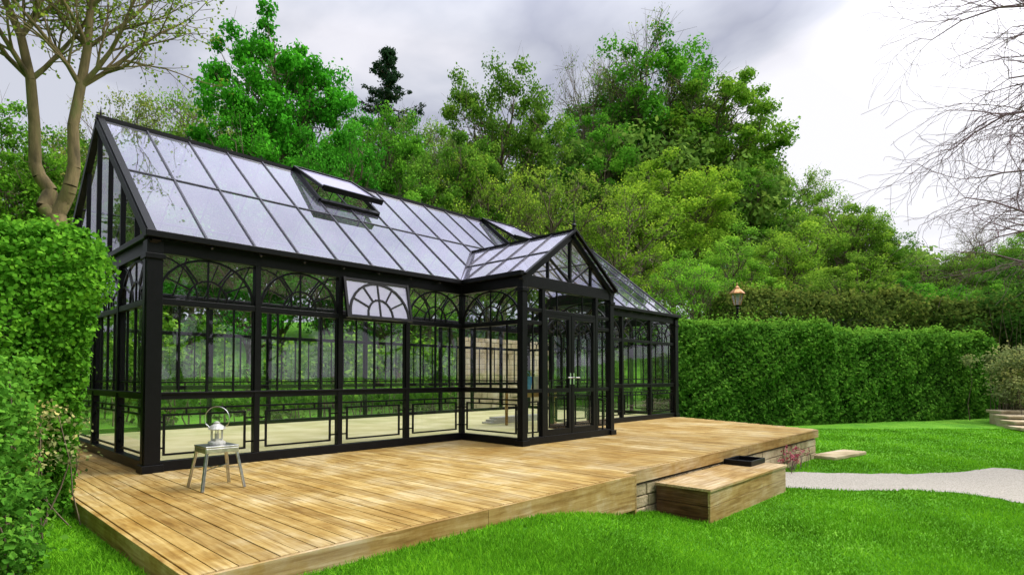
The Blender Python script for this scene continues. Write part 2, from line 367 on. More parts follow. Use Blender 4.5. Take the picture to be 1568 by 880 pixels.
# ---------- hedges
def hedge(name,p0,p1,th,z0,z1,n,leaf,col,amp=.08,seed=1,rnd=.25,taper=0,base=.5,topb=.14,topw=0):
    rng=np.random.default_rng(seed);p0=np.array([*p0,0.]);p1=np.array([*p1,0.]);L=np.linalg.norm(p1-p0);u=(p1-p0)/L;w=np.cross(Z,u)
    H=z1-z0;A=np.array([L*H,L*H*.3,L*th*1.3,th*H*.7,th*H]);A=A/A.sum()*n;P=[];NN=[]
    for k,cnt in enumerate(A.astype(int)):
        a=rng.uniform(0,1,cnt);b=rng.uniform(0,1,cnt);e=np.zeros(cnt);o=np.ones(cnt)
        if k==0:P.append(np.stack([a*L,e,b*H],1));NN.append(np.tile([0,-1.,.25],(cnt,1)))
        if k==1:P.append(np.stack([a*L,o*th,b*H],1));NN.append(np.tile([0,1.,.25],(cnt,1)))
        if k==2:P.append(np.stack([a*L,b*th,o*H],1));NN.append(np.tile([0,0,1.],(cnt,1)))
        if k==3:P.append(np.stack([e,a*th,b*H],1));NN.append(np.tile([-1.,0,.25],(cnt,1)))
        if k==4:P.append(np.stack([o*L,a*th,b*H],1));NN.append(np.tile([1.,0,.25],(cnt,1)))
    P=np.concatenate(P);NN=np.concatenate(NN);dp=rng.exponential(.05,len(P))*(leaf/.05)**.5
    q=np.clip((P[:,2]-(H-rnd))/rnd,0,1);sh=rnd*(1-np.sqrt(1-np.clip(q,0,1)**2*.9))
    cen=np.array([L/2,th/2]);istop=(NN[:,2]>.9)
    P[:,1]+=np.sign(cen[1]-P[:,1])*np.minimum(sh,abs(cen[1]-P[:,1]))*.6
    P[:,0]+=np.sign(cen[0]-P[:,0])*np.minimum(sh,abs(cen[0]-P[:,0]))*.6
    P[:,1]+=np.sign(cen[1]-P[:,1])*taper*(1-P[:,2]/H)*(1-np.exp(-abs(cen[1]-P[:,1])*2))
    P[:,0]+=np.sign(cen[0]-P[:,0])*taper*(1-P[:,2]/H)*(1-np.exp(-abs(cen[0]-P[:,0])*2))
    def f(s):return (np.sin(s*(2.1*P[:,0]+1.3*P[:,2])+seed)+np.sin(s*(1.7*P[:,0]-2.3*P[:,2]+1.9*P[:,1])+2*seed)+np.sin(s*(3.1*P[:,1]+2.2*P[:,2]-.9*P[:,0])))/3
    hf=f(6.3)*.5+f(13.1)*.5
    D=amp*(f(1.)*.7+f(2.7)*.5+hf*.5)
    NNn=NN/np.linalg.norm(NN,axis=1)[:,None];P=P+NNn*(D-dp+rng.normal(0,leaf*.5,len(P)))[:,None]
    P[:,2]+=topw*(np.sin(.9*P[:,0]+seed)+.7*np.sin(2.3*P[:,0]+2*seed)+.5*np.sin(5.1*P[:,0]))*np.clip(P[:,2]/H,0,1)**2
    P[istop,2]+=rng.exponential(leaf*.7,istop.sum())*(rng.uniform(0,1,istop.sum())<.35)
    W=p0+P[:,0:1]*u+P[:,1:2]*w+np.array([0,0,1.])*(P[:,2:3]+z0)
    NW=NNn[:,0:1]*u+NNn[:,1:2]*w+NNn[:,2:3]*Z
    V,Q=leaves(W,NW,leaf,rng,.6,.38)
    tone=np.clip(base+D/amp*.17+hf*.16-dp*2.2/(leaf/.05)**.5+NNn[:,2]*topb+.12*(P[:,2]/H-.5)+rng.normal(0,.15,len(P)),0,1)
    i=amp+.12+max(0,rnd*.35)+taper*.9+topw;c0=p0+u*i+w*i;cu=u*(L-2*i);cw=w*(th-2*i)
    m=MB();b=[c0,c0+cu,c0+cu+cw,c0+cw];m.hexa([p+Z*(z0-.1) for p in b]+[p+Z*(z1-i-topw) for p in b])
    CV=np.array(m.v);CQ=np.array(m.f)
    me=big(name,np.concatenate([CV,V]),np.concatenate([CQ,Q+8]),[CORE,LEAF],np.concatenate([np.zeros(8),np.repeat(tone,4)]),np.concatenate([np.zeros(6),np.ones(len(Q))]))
    o=bpy.data.objects.new(name,me);o.color=(*col,1);return link(o)
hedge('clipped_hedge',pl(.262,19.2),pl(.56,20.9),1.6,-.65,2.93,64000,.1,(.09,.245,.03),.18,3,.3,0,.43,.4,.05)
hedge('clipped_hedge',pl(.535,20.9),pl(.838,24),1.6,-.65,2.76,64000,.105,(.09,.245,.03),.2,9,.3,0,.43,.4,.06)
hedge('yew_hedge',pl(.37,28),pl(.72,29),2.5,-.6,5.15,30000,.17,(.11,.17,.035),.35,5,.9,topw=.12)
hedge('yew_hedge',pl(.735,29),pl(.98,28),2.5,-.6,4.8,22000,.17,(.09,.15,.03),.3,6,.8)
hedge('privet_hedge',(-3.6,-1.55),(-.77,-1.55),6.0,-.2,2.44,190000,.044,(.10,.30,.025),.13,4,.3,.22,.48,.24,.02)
pts=[];rad=[];rng=np.random.default_rng(8)
for i in range(130):
    y=rng.uniform(-3.4,-1.3);z=rng.uniform(-.1,1.2)*(1-.25*abs(y+2.3)/1.2);x=-1.8+rng.normal(0,.13)+.12*(y+3)+(.12 if z<.5 else 0);pts.append((x,y,z));rad.append(rng.uniform(.12,.24))
thicket('garden_shrub',pts,rad,170,.042,(.09,.26,.03),9,.9)
pts=[];rad=[]
for i in range(30):
    pts.append((-1.15+rng.normal(0,.12),-1.1+rng.normal(0,.45),rng.uniform(.1,.85)));rad.append(rng.uniform(.1,.2))
thicket('spiraea_shrub',pts,rad,60,.035,(.30,.34,.14),10,.9,.6)
pts=[];rad=[];c=pl(.885,21.5)
for i in range(60):
    pts.append((c[0]+rng.normal(0,.6),c[1]+rng.normal(0,.6),rng.uniform(.3,2.3)));rad.append(rng.uniform(.3,.5))
thicket('flowering_shrub',pts,rad,150,.09,(.24,.30,.12),12,.9,.55)
pts=[];rad=[];c=pl(.93,27)
for i in range(80):
    pts.append((c[0]+rng.normal(0,1.2),c[1]+rng.normal(0,1.2),rng.uniform(1,6.5)));rad.append(rng.uniform(.5,.8))
thicket('holly_bush',pts,rad,150,.14,(.06,.15,.025),13)
# ---------- ground
def axis(a,b,st,far):
    c=np.arange(a,b+1e-6,st);g=[];s=st;p=0
    while p<far:s*=1.25;p+=s;g.append(p)
    g=np.array(g);return np.concatenate([a-g[::-1],c,b+g])
gx=axis(-8,20,.4,900);gy=axis(-12,14,.4,900);X,Y=np.meshgrid(gx,gy,indexing='ij');Zg=ground(X,Y)
nx,ny=X.shape;idx=np.arange(nx*ny).reshape(nx,ny)
Qg=np.stack([idx[:-1,:-1],idx[1:,:-1],idx[1:,1:],idx[:-1,1:]],-1).reshape(-1,4)
def lawn_mat():
    m,nt,o=new_mat('lawn');tc=N(nt,'ShaderNodeTexCoord')
    a=N(nt,'ShaderNodeTexNoise');a.inputs['Scale'].default_value=1.1;a.inputs['Detail'].default_value=9;a.inputs['Roughness'].default_value=.7
    nt.links.new(tc.outputs['Object'],a.inputs[0]);r=ramp(nt,[(.3,(.05,.18,.012)),(.5,(.10,.30,.018)),(.7,(.17,.39,.03))]);nt.links.new(a.outputs[0],r.inputs[0])
    b=N(nt,'ShaderNodeTexNoise');b.inputs['Scale'].default_value=38;b.inputs['Detail'].default_value=6;nt.links.new(tc.outputs['Object'],b.inputs[0])
    r2=ramp(nt,[(.35,(.6,.6,.5)),(.65,(1.3,1.25,1.2))]);nt.links.new(b.outputs[0],r2.inputs[0])
    mx=N(nt,'ShaderNodeMix',data_type='RGBA',blend_type='MULTIPLY');mx.inputs[0].default_value=1;nt.links.new(r.outputs[0],mx.inputs[6]);nt.links.new(r2.outputs[0],mx.inputs[7])
    p=N(nt,'ShaderNodeBsdfPrincipled');p.inputs['Roughness'].default_value=.9;p.inputs['Specular IOR Level'].default_value=.1;nt.links.new(mx.outputs[2],p.inputs['Base Color'])
    bp=N(nt,'ShaderNodeBump');bp.inputs['Strength'].default_value=.8;bp.inputs['Distance'].default_value=.04;nt.links.new(b.outputs[0],bp.inputs['Height']);nt.links.new(bp.outputs[0],p.inputs['Normal'])
    nt.links.new(p.outputs[0],o.inputs[0]);return m
link(bpy.data.objects.new('ground',big('ground',np.stack([X,Y,Zg],-1).reshape(-1,3),Qg,[lawn_mat()],smooth=True)))
near=[(1120,9.2),(1180,9.0),(1215,8.95),(1300,8.75),(1400,8.8),(1480,8.5),(1568,7.85),(1700,6.9),(1900,5.6)]
far=[(1120,10.6),(1180,10.5),(1215,10.45),(1300,10.3),(1400,10.25),(1480,10.5),(1520,11.0),(1568,10.6),(1700,9.6),(1900,8.3)]
def interp(t,px):
    return np.interp(px,[a for a,_ in t],[b for _,b in t])
pv=[];K=60
for i in range(K):
    px=1120+780*i/(K-1);b=(px-784)/886
    wob=.04*math.sin(i*1.3)+.03*math.sin(i*2.9)
    for d in(interp(near,px)+wob,interp(far,px)-wob):
        x,y=pl(b,d);pv.append((x,y,-.594))
link(bpy.data.objects.new('gravel_path',big('gravel_path',pv,[(2*i,2*i+2,2*i+3,2*i+1) for i in range(K-1)],[GRAVEL])))
def grass():
    rng=np.random.default_rng(77);n=360000
    d=3.0*(19/3.0)**rng.uniform(0,1,n);b=rng.uniform(-.93,.93,n)
    x=CX+d*(F[0]+b*R[0]);y=CY+d*(F[1]+b*R[1]);px=784+886*b
    ondeck=(x>-.95)&(y>np.where(x<3.75,-4.24,-4.06))&(x<11.35+np.clip((y+4.03)/4.2,0,9)*1.6)
    step=(x>4.45)&(x<7.15)&(y>-4.8)&(y<-4)
    path=(d>interp(near,px)+.02*rng.normal(0,1,n))&(d<interp(far,px)+.02*rng.normal(0,1,n))&(px>1120)
    k=~(ondeck|step|path);x,y,d=x[k],y[k],d[k];n=len(x);z=ground(x,y)
    h=rng.uniform(.02,.048,n)*(1+.25*np.sin(x*1.9)*np.sin(y*2.3));w=.0022+.0009*d;a=rng.uniform(0,6.28,n);l=rng.normal(0,.022,(n,2))
    A=np.stack([x-w*np.cos(a),y-w*np.sin(a),z-.004],1);B=np.stack([x+w*np.cos(a),y+w*np.sin(a),z-.004],1);C=np.stack([x+l[:,0],y+l[:,1],z+h],1)
    V=np.stack([A,B,C],1).reshape(-1,3)
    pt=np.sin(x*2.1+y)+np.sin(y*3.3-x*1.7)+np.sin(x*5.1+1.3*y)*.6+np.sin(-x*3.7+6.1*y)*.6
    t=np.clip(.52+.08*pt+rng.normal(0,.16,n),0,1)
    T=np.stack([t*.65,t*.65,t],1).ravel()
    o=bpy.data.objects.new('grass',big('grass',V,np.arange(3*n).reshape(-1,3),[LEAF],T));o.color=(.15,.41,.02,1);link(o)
grass()
# ---------- deck
deck=empty('timber_deck');m=MB();rng=np.random.default_rng(2)
x=-.89;i=0
while x<12.9:
    y0=-4.19 if x<3.72 else -4.03
    if x>11.3:y0=-4.03+(x-11.3)/1.6*4.2
    y1=.0 if x>0 else 5.4
    w=.119;yy=y0;off=rng.uniform(1.2,3.6)
    cuts=[y0]
    while yy+off<y1-.5:
        yy+=off;cuts.append(yy);off=rng.uniform(2.4,4.2)
    cuts.append(y1)
    for a,b in zip(cuts[:-1],cuts[1:]):
        if b-a>.05:
            t=rng.uniform(0,1) if i>1 else .9
            zz=rng.uniform(-.002,.002);m.box((x,a+.002,-.03+zz),(x+w,b-.002,zz),t)
    x+=w+.007;i+=1
m.build('deck_boards',WOOD,deck,.003)
m=MB();m.box((-.87,-4.15,-.12),(3.7,5.3,-.035));m.box((3.7,-3.99,-.6),(11.25,5.3,-.035));m.box((11.25,-.5,-.6),(12.8,5.3,-.035));m.build('deck_base',SUBSTRATE,deck)
m=MB();m.box((-.905,-4.225,-.3),(1.4,-4.192,-.004),.6);m.box((1.403,-4.225,-.4),(3.74,-4.192,-.004),.8);m.box((3.742,-4.225,-.5),(3.775,-4.06,-.004),.5)
m.box((3.777,-4.066,-.16),(7.5,-4.034,-.004),.7);m.box((7.503,-4.066,-.16),(11.33,-4.034,-.004),.4)
m.bar((11.33,-4.03,-.08),(12.93,.2,-.08),.15,.03,(1,-.38,0),.5)
m.build('fascia',WOODX,deck,.003)
m=MB();m.box((-.93,-4.19,-.26),(-.897,5.4,-.004),.8);m.build('side_fascia',WOOD,deck,.003)
# timber step
st=empty('timber_step');m=MB()
for j in range(5):
    m.box((4.47,-4.79+j*.146,-.232),(7.13,-4.79+j*.146+.14,-.2),rng.uniform(.3,1))
m.box((4.5,-4.77,-.41),(7.1,-4.74,-.236),.9);m.box((4.5,-4.77,-.62),(7.1,-4.742,-.416),.6);m.box((7.07,-4.74,-.62),(7.098,-4.07,-.236),.6)
m.build('step_boards',WOODX,st,.003)
m=MB();m.box((4.5,-4.738,-.41),(4.53,-4.07,-.236),.5);m.box((4.502,-4.738,-.62),(4.53,-4.07,-.416),.3);m.build('step_side',WOODSHADE,st,.003)
# retaining wall
rw=empty('stone_retaining_wall');m=MB();z=-.62
for row in range(3):
    h=.145;x=4.0
    while x<11.28:
        L=min(rng.uniform(.22,.5),11.3-x);m.box((x,-4.03+rng.uniform(-.012,.012),z),(x+L-.015,-3.9,z+h-.012),.5);x+=L
    t=0;d=np.array([1.6,4.2]);DL=np.linalg.norm(d);d=d/DL
    while t<DL-.3:
        L=rng.uniform(.22,.5);a=np.array([11.28,-3.98])+d*t;b=np.array([11.28,-3.98])+d*(min(t+L,DL)-.015)
        m.bar((*a,z+h/2),(*b,z+h/2),h-.012,.12,(d[1],-d[0],0));t+=L
    z+=h
m.build('stone_blocks',STONE,rw,.012)
m=MB();m.box((4.0,-4.0,-.62),(11.27,-3.92,-.19));m.build('mortar_core',MORTAR,rw)
m=MB()
m.box((6.55,-4.45,-.198),(7.05,-4.1,-.18));m.box((6.55,-4.48,-.198),(7.05,-4.452,-.12));m.box((6.55,-4.098,-.198),(7.05,-4.07,-.12));m.box((6.522,-4.48,-.198),(6.548,-4.07,-.121));m.box((7.052,-4.48,-.198),(7.08,-4.07,-.121))
m.build('boot_tray',BLACK,None,.006)
m=MB();m.bar((11.1,-4.2,-.56),(12.6,-4.45,-.56),.08,.5,(.2,1,0));o=m.build('stone_slab',STONE,None,.02)
def flowers():
    rng=np.random.default_rng(4);segs=[];P=[]
    for i in range(26):
        b=np.array([9.2+rng.normal(0,.22),-4.2+rng.normal(0,.06),-.6]);e=b+np.array([rng.normal(0,.08),rng.normal(0,.05),rng.uniform(.15,.42)]);segs.append((b,e,.004,.003));P.append(e)
    V,Q=leaves(np.repeat(np.array(P),8,0)+rng.normal(0,.025,(len(P)*8,3)),np.tile([0,-.5,.7],(len(P)*8,1)),.05,rng)
    BV,BQ=tubes(segs,4)
    RED=noise_mat('petal_red',[(.3,(.25,.03,.05)),(.7,(.45,.1,.12))],9,.6,3,0)
    link(bpy.data.objects.new('flower_clump',big('flower_clump',np.concatenate([BV,V]),np.concatenate([BQ,Q+len(BV)]),[TWIG,RED],None,np.concatenate([np.zeros(len(BQ)),np.ones(len(Q))]))))
flowers()
# ---------- greenhouse
gh=empty('greenhouse')
HE=2.8;RZ=5.03;HY=2.75;LX=12.8;PX0,PX1,PY=4.88,7.4,-1.46;PM=6.14;PR=3.70
fr=MB();tr=MB();gl=MB();orn=MB()
def wall(o,u,n,L,nb,skip_first=False,skip_last=False,open_bay=None,glass=True,detail=True):
    o=np.array([*o,0.]);u=np.array([*u,0.]);n=np.array([*n,0.]);P=lambda a,z,f=0:o+u*a+Z*z+n*f
    w=L/nb
    fr.bar(P(0,.06),P(L,.06),.12,.11,n);fr.bar(P(0,.88),P(L,.88),.07,.075,n);fr.bar(P(0,.92,.0),P(L,.92,0),.025,.11,n)
    fr.bar(P(0,2.01),P(L,2.01),.075,.08,n);fr.bar(P(0,2.68),P(L,2.68),.2,.10,n)
    for i in range(nb+1):
        if (i==0 and skip_first) or (i==nb and skip_last):continue
        fr.bar(P(i*w,.0),P(i*w,2.6),.075,.095,n)
    for i in range(nb):
        a=i*w+.04;b=(i+1)*w-.04;c=(a+b)/2;ww=b-a
        if glass:
            gl.add([P(a,.1),P(b,.1),P(b,2.03),P(a,2.03)],[(0,1,2,3)])
            if open_bay!=i:gl.add([P(a,2.03),P(b,2.03),P(b,2.6),P(a,2.6)],[(0,1,2,3)])
        for x0 in(a+.01,b-.01):fr.bar(P(x0,.92),P(x0,1.97),.02,.05,n)
        for q in (.22,.78) if ww>.9 else (.3,.7):
            tr.bar(P(a+q*ww,.93),P(a+q*ww,1.98),.018,.028,n)
        if ww>.9:tr.bar(P(c,.93),P(c,1.98),.026,.03,n)
        tr.bar(P(a,1.05),P(b,1.05),.018,.026,n)
        if not detail:continue
        orn.bar(P(a,.735),P(b,.735),.024,.024,n)
        m1=.10
        orn.bar(P(a+m1,.19),P(b-m1,.19),.024,.022,n);orn.bar(P(a+m1,.66),P(b-m1,.66),.024,.022,n)
        orn.bar(P(a+m1,.18),P(a+m1,.67),.024,.025,n);orn.bar(P(b-m1,.18),P(b-m1,.67),.024,.025,n)
        for z0 in(.27,.58):
            orn.bar(P(a,z0),P(a+m1,z0),.02,.021,n);orn.bar(P(b-m1,z0),P(b,z0),.02,.021,n)
        for q in(.3,.7):orn.bar(P(a+ww*q,.66),P(a+ww*q,.74),.02,.021,n)
        if open_bay!=i:
            arch(orn,lambda x,z,f=0:P(x,z,f),a,b,2.055,2.575,n)
        else:
            al=math.radians(12)
            def PP(x,z,f=0):
                s=(2.59-z);return P(x,2.59-s*math.cos(al)+f*0,.06+s*math.sin(al))
            nn=nrm(n*math.cos(al)+Z*math.sin(al))
            sash.bar(PP(a,2.575),PP(b,2.575),.04,.04,nn);sash.bar(PP(a,2.0),PP(b,2.0),.045,.04,nn)
            sash.bar(PP(a,2.6),PP(a,1.98),.04,.045,nn);sash.bar(PP(b,2.6),PP(b,1.98),.04,.045,nn)
            arch(sash,PP,a+.03,b-.03,2.03,2.56,nn,1.3)
            ow.add([PP(a,2.0),PP(b,2.0),PP(b,2.58),PP(a,2.58)],[(0,1,2,3)],1)
def arch(mb,P,a,b,z0,z1,n,k_=1.):
    c=(a+b)/2;ra=(b-a)/2-.01;rb=z1-z0-.01
    def ell(cx,ka,kb,t0,t1,w=.02,t=.024,k=14):
        pp=[]
        for i in range(k+1):
            an=math.radians(t0+(t1-t0)*i/k);pp.append(P(cx+ka*math.cos(an),z0+kb*math.sin(an)))
        for i in range(k):mb.bar(pp[i],pp[i+1]+(pp[i+1]-pp[i])*.06,w*k_,t,n)
    ell(c,ra,rb,0,180,.028,.03);ell(c,ra*.42,rb*.5,0,180,.022,.026,10)
    for an in(30,60,90,120,150):
        t=math.radians(an)
        mb.bar(P(c+ra*.42*math.cos(t)*(1 if an!=90 else 0),z0+rb*(.5 if an!=90 else 0)*math.sin(t)),P(c+ra*math.cos(t),z0+rb*math.sin(t)),.02*k_,.022,n)
    if ra>.4 and k_==1.:
        ell(a,ra*.8,rb*.98,0,90,.018,.02,8);ell(b,ra*.8,rb*.98,90,180,.018,.02,8)
sash=MB();rg=MB();ow=MB();rgb=MB()
wall((0,0),(1,0),(0,-1),PX0,4,open_bay=2)
wall((PX1,0),(1,0),(0,-1),LX-PX1,4)
wall((0,2*HY),(0,-1),(-1,0),2*HY,4,True,True)
wall((LX,0),(0,1),(1,0),2*HY,4,True,True)
wall((LX,2*HY),(-1,0),(0,1),LX,10,detail=False)
wall((PX0,0),(0,-1),(-1,0),-PY,1,True,True)
wall((PX1,PY),(0,1),(1,0),-PY,1,True,True)
for (x,y) in((0,0),(LX,0),(0,2*HY),(LX,2*HY),(PX0,PY),(PX1,PY)):
    h=.085 if x in(0,LX) else .06
    fr.box((x-h,y-h,-.002),(x+h,y+h,2.72));fr.box((x-h-.03,y-h-.03,0),(x+h+.03,y+h+.03,.09));fr.box((x-h-.02,y-h-.02,2.5),(x+h+.02,y+h+.02,2.56))
    fr.box((x-h-.008,y-h*.5,.1),(x+h+.008,y+h*.5,2.5))
n=np.array([0,-1.,0]);P=lambda a,z,f=0:np.array([a,PY-f,z])
for z,w_,t in((.06,.12,.11),(2.68,.2,.10),(2.22,.06,.07)):fr.bar(P(PX0,z),P(PX1,z),w_,t,n)
for x in(5.37,6.91):fr.bar(P(x,0),P(x,2.6),.075,.09,n)
for a,b in((PX0+.05,5.34),(6.95,PX1-.05)):
    for z in(.88,2.01):fr.bar(P(a,z),P(b,z),.06,.07,n)
    c=(a+b)/2;tr.bar(P(c,.1),P(c,2.2),.02,.028,n);gl.add([P(a,.1),P(b,.1),P(b,2.6),P(a,2.6)],[(0,1,2,3)])
    orn.bar(P(a+.07,.2),P(b-.07,.2),.022,.02,n);orn.bar(P(a+.07,.7),P(b-.07,.7),.022,.02,n);orn.bar(P(a+.07,.2),P(a+.07,.7),.02,.022,n);orn.bar(P(b-.07,.2),P(b-.07,.7),.02,.022,n)
dr=MB()
for a,b in((5.41,6.13),(6.15,6.87)):
    for x in(a+.035,b-.035):dr.bar(P(x,.12,.01),P(x,2.19,.01),.07,.06,n)
    for z,w_ in((.17,.1),(.88,.07),(2.15,.07)):dr.bar(P(a,z,.012),P(b,z,.012),w_,.055,n)
    for q in(.25,.75):dr.bar(P(a+.07+q*(b-a-.14),.9),P(a+.07+q*(b-a-.14),1.8),.018,.026,n)
    dr.bar(P(a+.07,1.05),P(b-.07,1.05),.018,.024,n)
    for x in(a+.15,b-.15):dr.bar(P(x,.26),P(x,.78),.018,.02,n)
    for z in(.26,.78):dr.bar(P(a+.14,z),P(b-.14,z),.018,.022,n)
    arch(dr,P,a+.07,b-.07,1.8,2.1,n)
    gl.add([P(a,.1),P(b,.1),P(b,2.6),P(a,2.6)],[(0,1,2,3)])
    fr.bar(P((a+b)/2,2.22),P((a+b)/2,2.6),.02,.03,n)
dr.build('double_doors',BLACK,gh)
m=MB()
for x in (6.09,6.19):
    m.bar(P(x,.98,.045),P(x,1.18,.045),.035,.01,n);m.tube(P(x,1.1,.04),P(x,1.1,.09),.01);s=-1 if x<6.14 else 1
    m.tube(P(x,1.1,.09),P(x+s*.12,1.1,.09),.01)
m.build('door_handles',STEEL,gh)
# roof
rf=MB();rb_=MB();SL=np.array([0,HY,RZ-HE]);nf=nrm([0,-(RZ-HE),HY]);nb_=nrm([0,(RZ-HE),HY])
ribs=[i*.61 for i in range(8)]+[PX0,5.51,PM,6.77,PX1]+[PX1+.6*i for i in range(1,10)]
def vy(x):
    return max(0,1-abs(x-PM)/(PM-PX0))*(PR-HE)/(RZ-HE) if PX0<x<PX1 else 0
def RP(x,s,f=0,side=1):
    if side==1:return np.array([x,s*HY,HE+s*(RZ-HE)])+nf*f
    return np.array([x,2*HY-s*HY,HE+s*(RZ-HE)])+nb_*f
vents=[(3.05,4.27),(8.0,9.2)];VS=.64
rng=np.random.default_rng(9)
for i,x in enumerate(ribs):
    s0=vy(x);e=-.045 if s0==0 else s0
    end=not(0<x<LX-.01)
    (rf if end else rb_).bar(RP(x,e,.006),RP(x,1,.006),.09 if end else .022,.026,nf);rf.bar(RP(x,-.045,.006,2),RP(x,1,.006,2),.09 if end else .022,.03,nb_)
    if i<len(ribs)-1:
        y=ribs[i+1];top=1
        for v in vents:
            if v[0]-.01<=x and y<=v[1]+.01:top=VS
        for q0,q1 in((0,.5),(.5,top)):
            a0=max(q0,vy(x));a1=max(q0,vy(y))
            rg.add([RP(x,a0 if a0>0 else -.03),RP(y,a1 if a1>0 else -.03),RP(y,q1),RP(x,q1)],[(0,1,2,3)],rng.uniform(0,1)**2)
        rgb.add([RP(x,-.03,0,2),RP(x,1,0,2),RP(y,1,0,2),RP(y,-.03,0,2)],[(0,1,2,3)],rng.uniform(0,1))
rb_.bar(RP(0,.5,.004),RP(LX,.5,.004),.024,.022,nf);rf.bar(RP(0,.5,-.0,2),RP(LX,.5,0,2),.03,.03,nb_)
rf.bar((-.06,HY,RZ+.01),(LX+.06,HY,RZ+.01),.07,.06,Z)
for x in np.arange(0,LX+.1,.61):
    rf.tube((x,HY,RZ+.03),(x,HY,RZ+.13),.009,.003,5);rf.bar((x-.06,HY,RZ+.075),(x+.06,HY,RZ+.075),.01,.01,Z)
for x in(0,LX):
    rf.tube((x,HY,RZ),(x,HY,RZ+.18),.02,.004,8)
vm=MB();va=math.radians(9)
for v in vents:
    Ls=(1-VS)*math.hypot(HY,RZ-HE);dn=-nrm([0,HY,RZ-HE]);dd=dn*math.cos(va)+nf*math.sin(va);nn=nrm(np.cross([1,0,0],-dd))
    h0=np.array([v[0],HY-.03,RZ+.06]);h1=np.array([v[1],HY-.03,RZ+.06])
    q0=h0+dd*Ls;q1=h1+dd*Ls
    for a,b in((h0,h1),(h0,q0),(h1,q1)):vm.bar(a,b,.05,.05,nn)
    vm.bar(q0,q1,.06,.10,nn)
    rg.add([q0,q1,h1,h0],[(0,1,2,3)],6.)
    rf.bar(RP(v[0],VS,.01),RP(v[1],VS,.01),.10,.10,nf)
    for x in v:rf.bar(RP(x,VS,.03),RP(x,1,.03),.05,.08,nf)
    for x in(v[0]+.2,v[1]-.2):vm.tube(RP(x,VS+.02,.02),np.array([x,q0[1],q0[2]]),.008,.008,5)
vm.build('roof_vents',BLACK,gh)
gt=MB()
gt.box((-.12,-.16,2.74),(PX0-.07,-.052,2.82));gt.box((PX1+.07,-.16,2.74),(LX+.12,-.052,2.82));gt.box((-.12,2*HY+.05,2.74),(LX+.12,2*HY+.16,2.82))
gt.box((PX0-.15,PY-.1,2.74),(PX0-.052,-.165,2.82));gt.box((PX1+.052,PY-.1,2.74),(PX1+.15,-.165,2.82))
gt.bar((-.06,0,2.77),(-.06,2*HY,2.77),.07,.08,(1,0,0));gt.bar((LX+.06,0,2.77),(LX+.06,2*HY,2.77),.07,.08,(1,0,0))
gt.build('gutters',BLACK,gh,.008)
for gx_ in(0,LX):
    sg=-1 if gx_==0 else 1
    n=np.array([sg,0,0.])
    for sd in(1,2):
        fr.bar(RP(gx_,-.04,-.06,sd)+n*.02,RP(gx_,1,-.06,sd)+n*.02,.10,.09,n)
    for k in range(1,8):
        y=k*2*HY/8;zt=HE+(RZ-HE)*(1-abs(y-HY)/HY)-.08
        fr.bar((gx_,y,HE-.05),(gx_,y,zt),.045 if k%2==0 else .025,.06,n)
    gl.add([(gx_,0,HE),(gx_,2*HY,HE),(gx_,HY,RZ)],[(0,1,2)])
# porch roof
PO=PY-.12
def PPt(side,s,y,f=0):
    x=PX0-.06+(PM-PX0+.06)*s if side<0 else PX1+.06-(PX1+.06-PM)*s
    nn=nrm([side*(PR-HE),0,PM-PX0]);return np.array([x,y,HE-.04*(1-s)+s*(PR-HE)])+nn*f
for side in(-1,1):
    nn=nrm([side*(PR-HE),0,PM-PX0])
    ys=[PO,-1.07,-.54,0]
    yb=lambda s:s*(PR-HE)/(RZ-HE)*HY
    for y in ys:
        (rf if y==PO else rb_).bar(PPt(side,0,y,.006),PPt(side,1,y,.006),.07 if y==PO else .024,.03,nn)
    rb_.bar(PPt(side,.42,.5,.006),PPt(side,1,.55,.006),.024,.03,nn)
    rb_.bar(PPt(side,0,0,.012),PPt(side,1,yb(1),.012),.04,.04,nn)
    rb_.bar(PPt(side,.5,PO,.004),PPt(side,.5,.5,.004),.022,.024,nn)
    for a,b in zip(ys[:-1],ys[1:]):
        rg.add([PPt(side,0,a),PPt(side,0,b),PPt(side,1,b),PPt(side,1,a)],[(0,1,2,3)],rng.uniform(0.5,2.5))
    rg.add([PPt(side,0,0),PPt(side,1,yb(1)),PPt(side,1,0)],[(0,1,2)],1.5)
    fr.bar(PPt(side,-.03,PY-.03,-.07),PPt(side,1,PY-.03,-.07),.10,.07,(0,-1,0))
rf.bar((PM,PO,PR+.01),(PM,(PR-HE)/(RZ-HE)*HY,PR+.01),.05,.05,Z)
rf.tube((PM,PO+.02,PR-.1),(PM,PO+.02,PR+.42),.028,.004,8);rf.lathe([(0,-.05),(.05,0),(0,.05)],(PM,PO+.02,PR+.1),8)
n=np.array([0,-1.,0])
fr.bar((PM,PY,HE-.05),(PM,PY,PR-.1),.045,.06,n)
for sx in(-1,1):
    fr.bar((PM+sx*.62,PY,HE-.05),(PM+sx*.62,PY,HE+(PR-HE)*.5-.06),.035,.055,n)
    fr.bar((PM+sx*.62,PY,HE+(PR-HE)*.48-.06),(PM,PY,HE-.02),.03,.045,n)
gl.add([(PX0,PY,HE),(PX1,PY,HE),(PM,PY,PR)],[(0,1,2)])
fr.build('frame',BLACK,gh,.004);tr.build('glazing_bars',BLACK,gh);orn.build('tracery',BLACK,gh);rf.build('roof_frame',BLACK,gh);rb_.build('roof_bars',RIB,gh)
sash.build('open_window',BLACK,gh);gl.build('wall_glass',WGLASS,gh);rg.build('roof_glass',RGLASS,gh);rgb.build('rear_roof_glass',RGLASSB,gh)
OWG=glass_mat('window_glass',(.6,.6,.62),.22,1.0,.22);ow.build('open_window_glass',OWG,gh)
m=MB();m.box((.06,.06,.0),(LX-.06,2*HY-.06,.035));m.box((PX0+.06,PY+.06,.0),(PX1-.06,.058,.034));m.build('floor',FLOOR,gh)
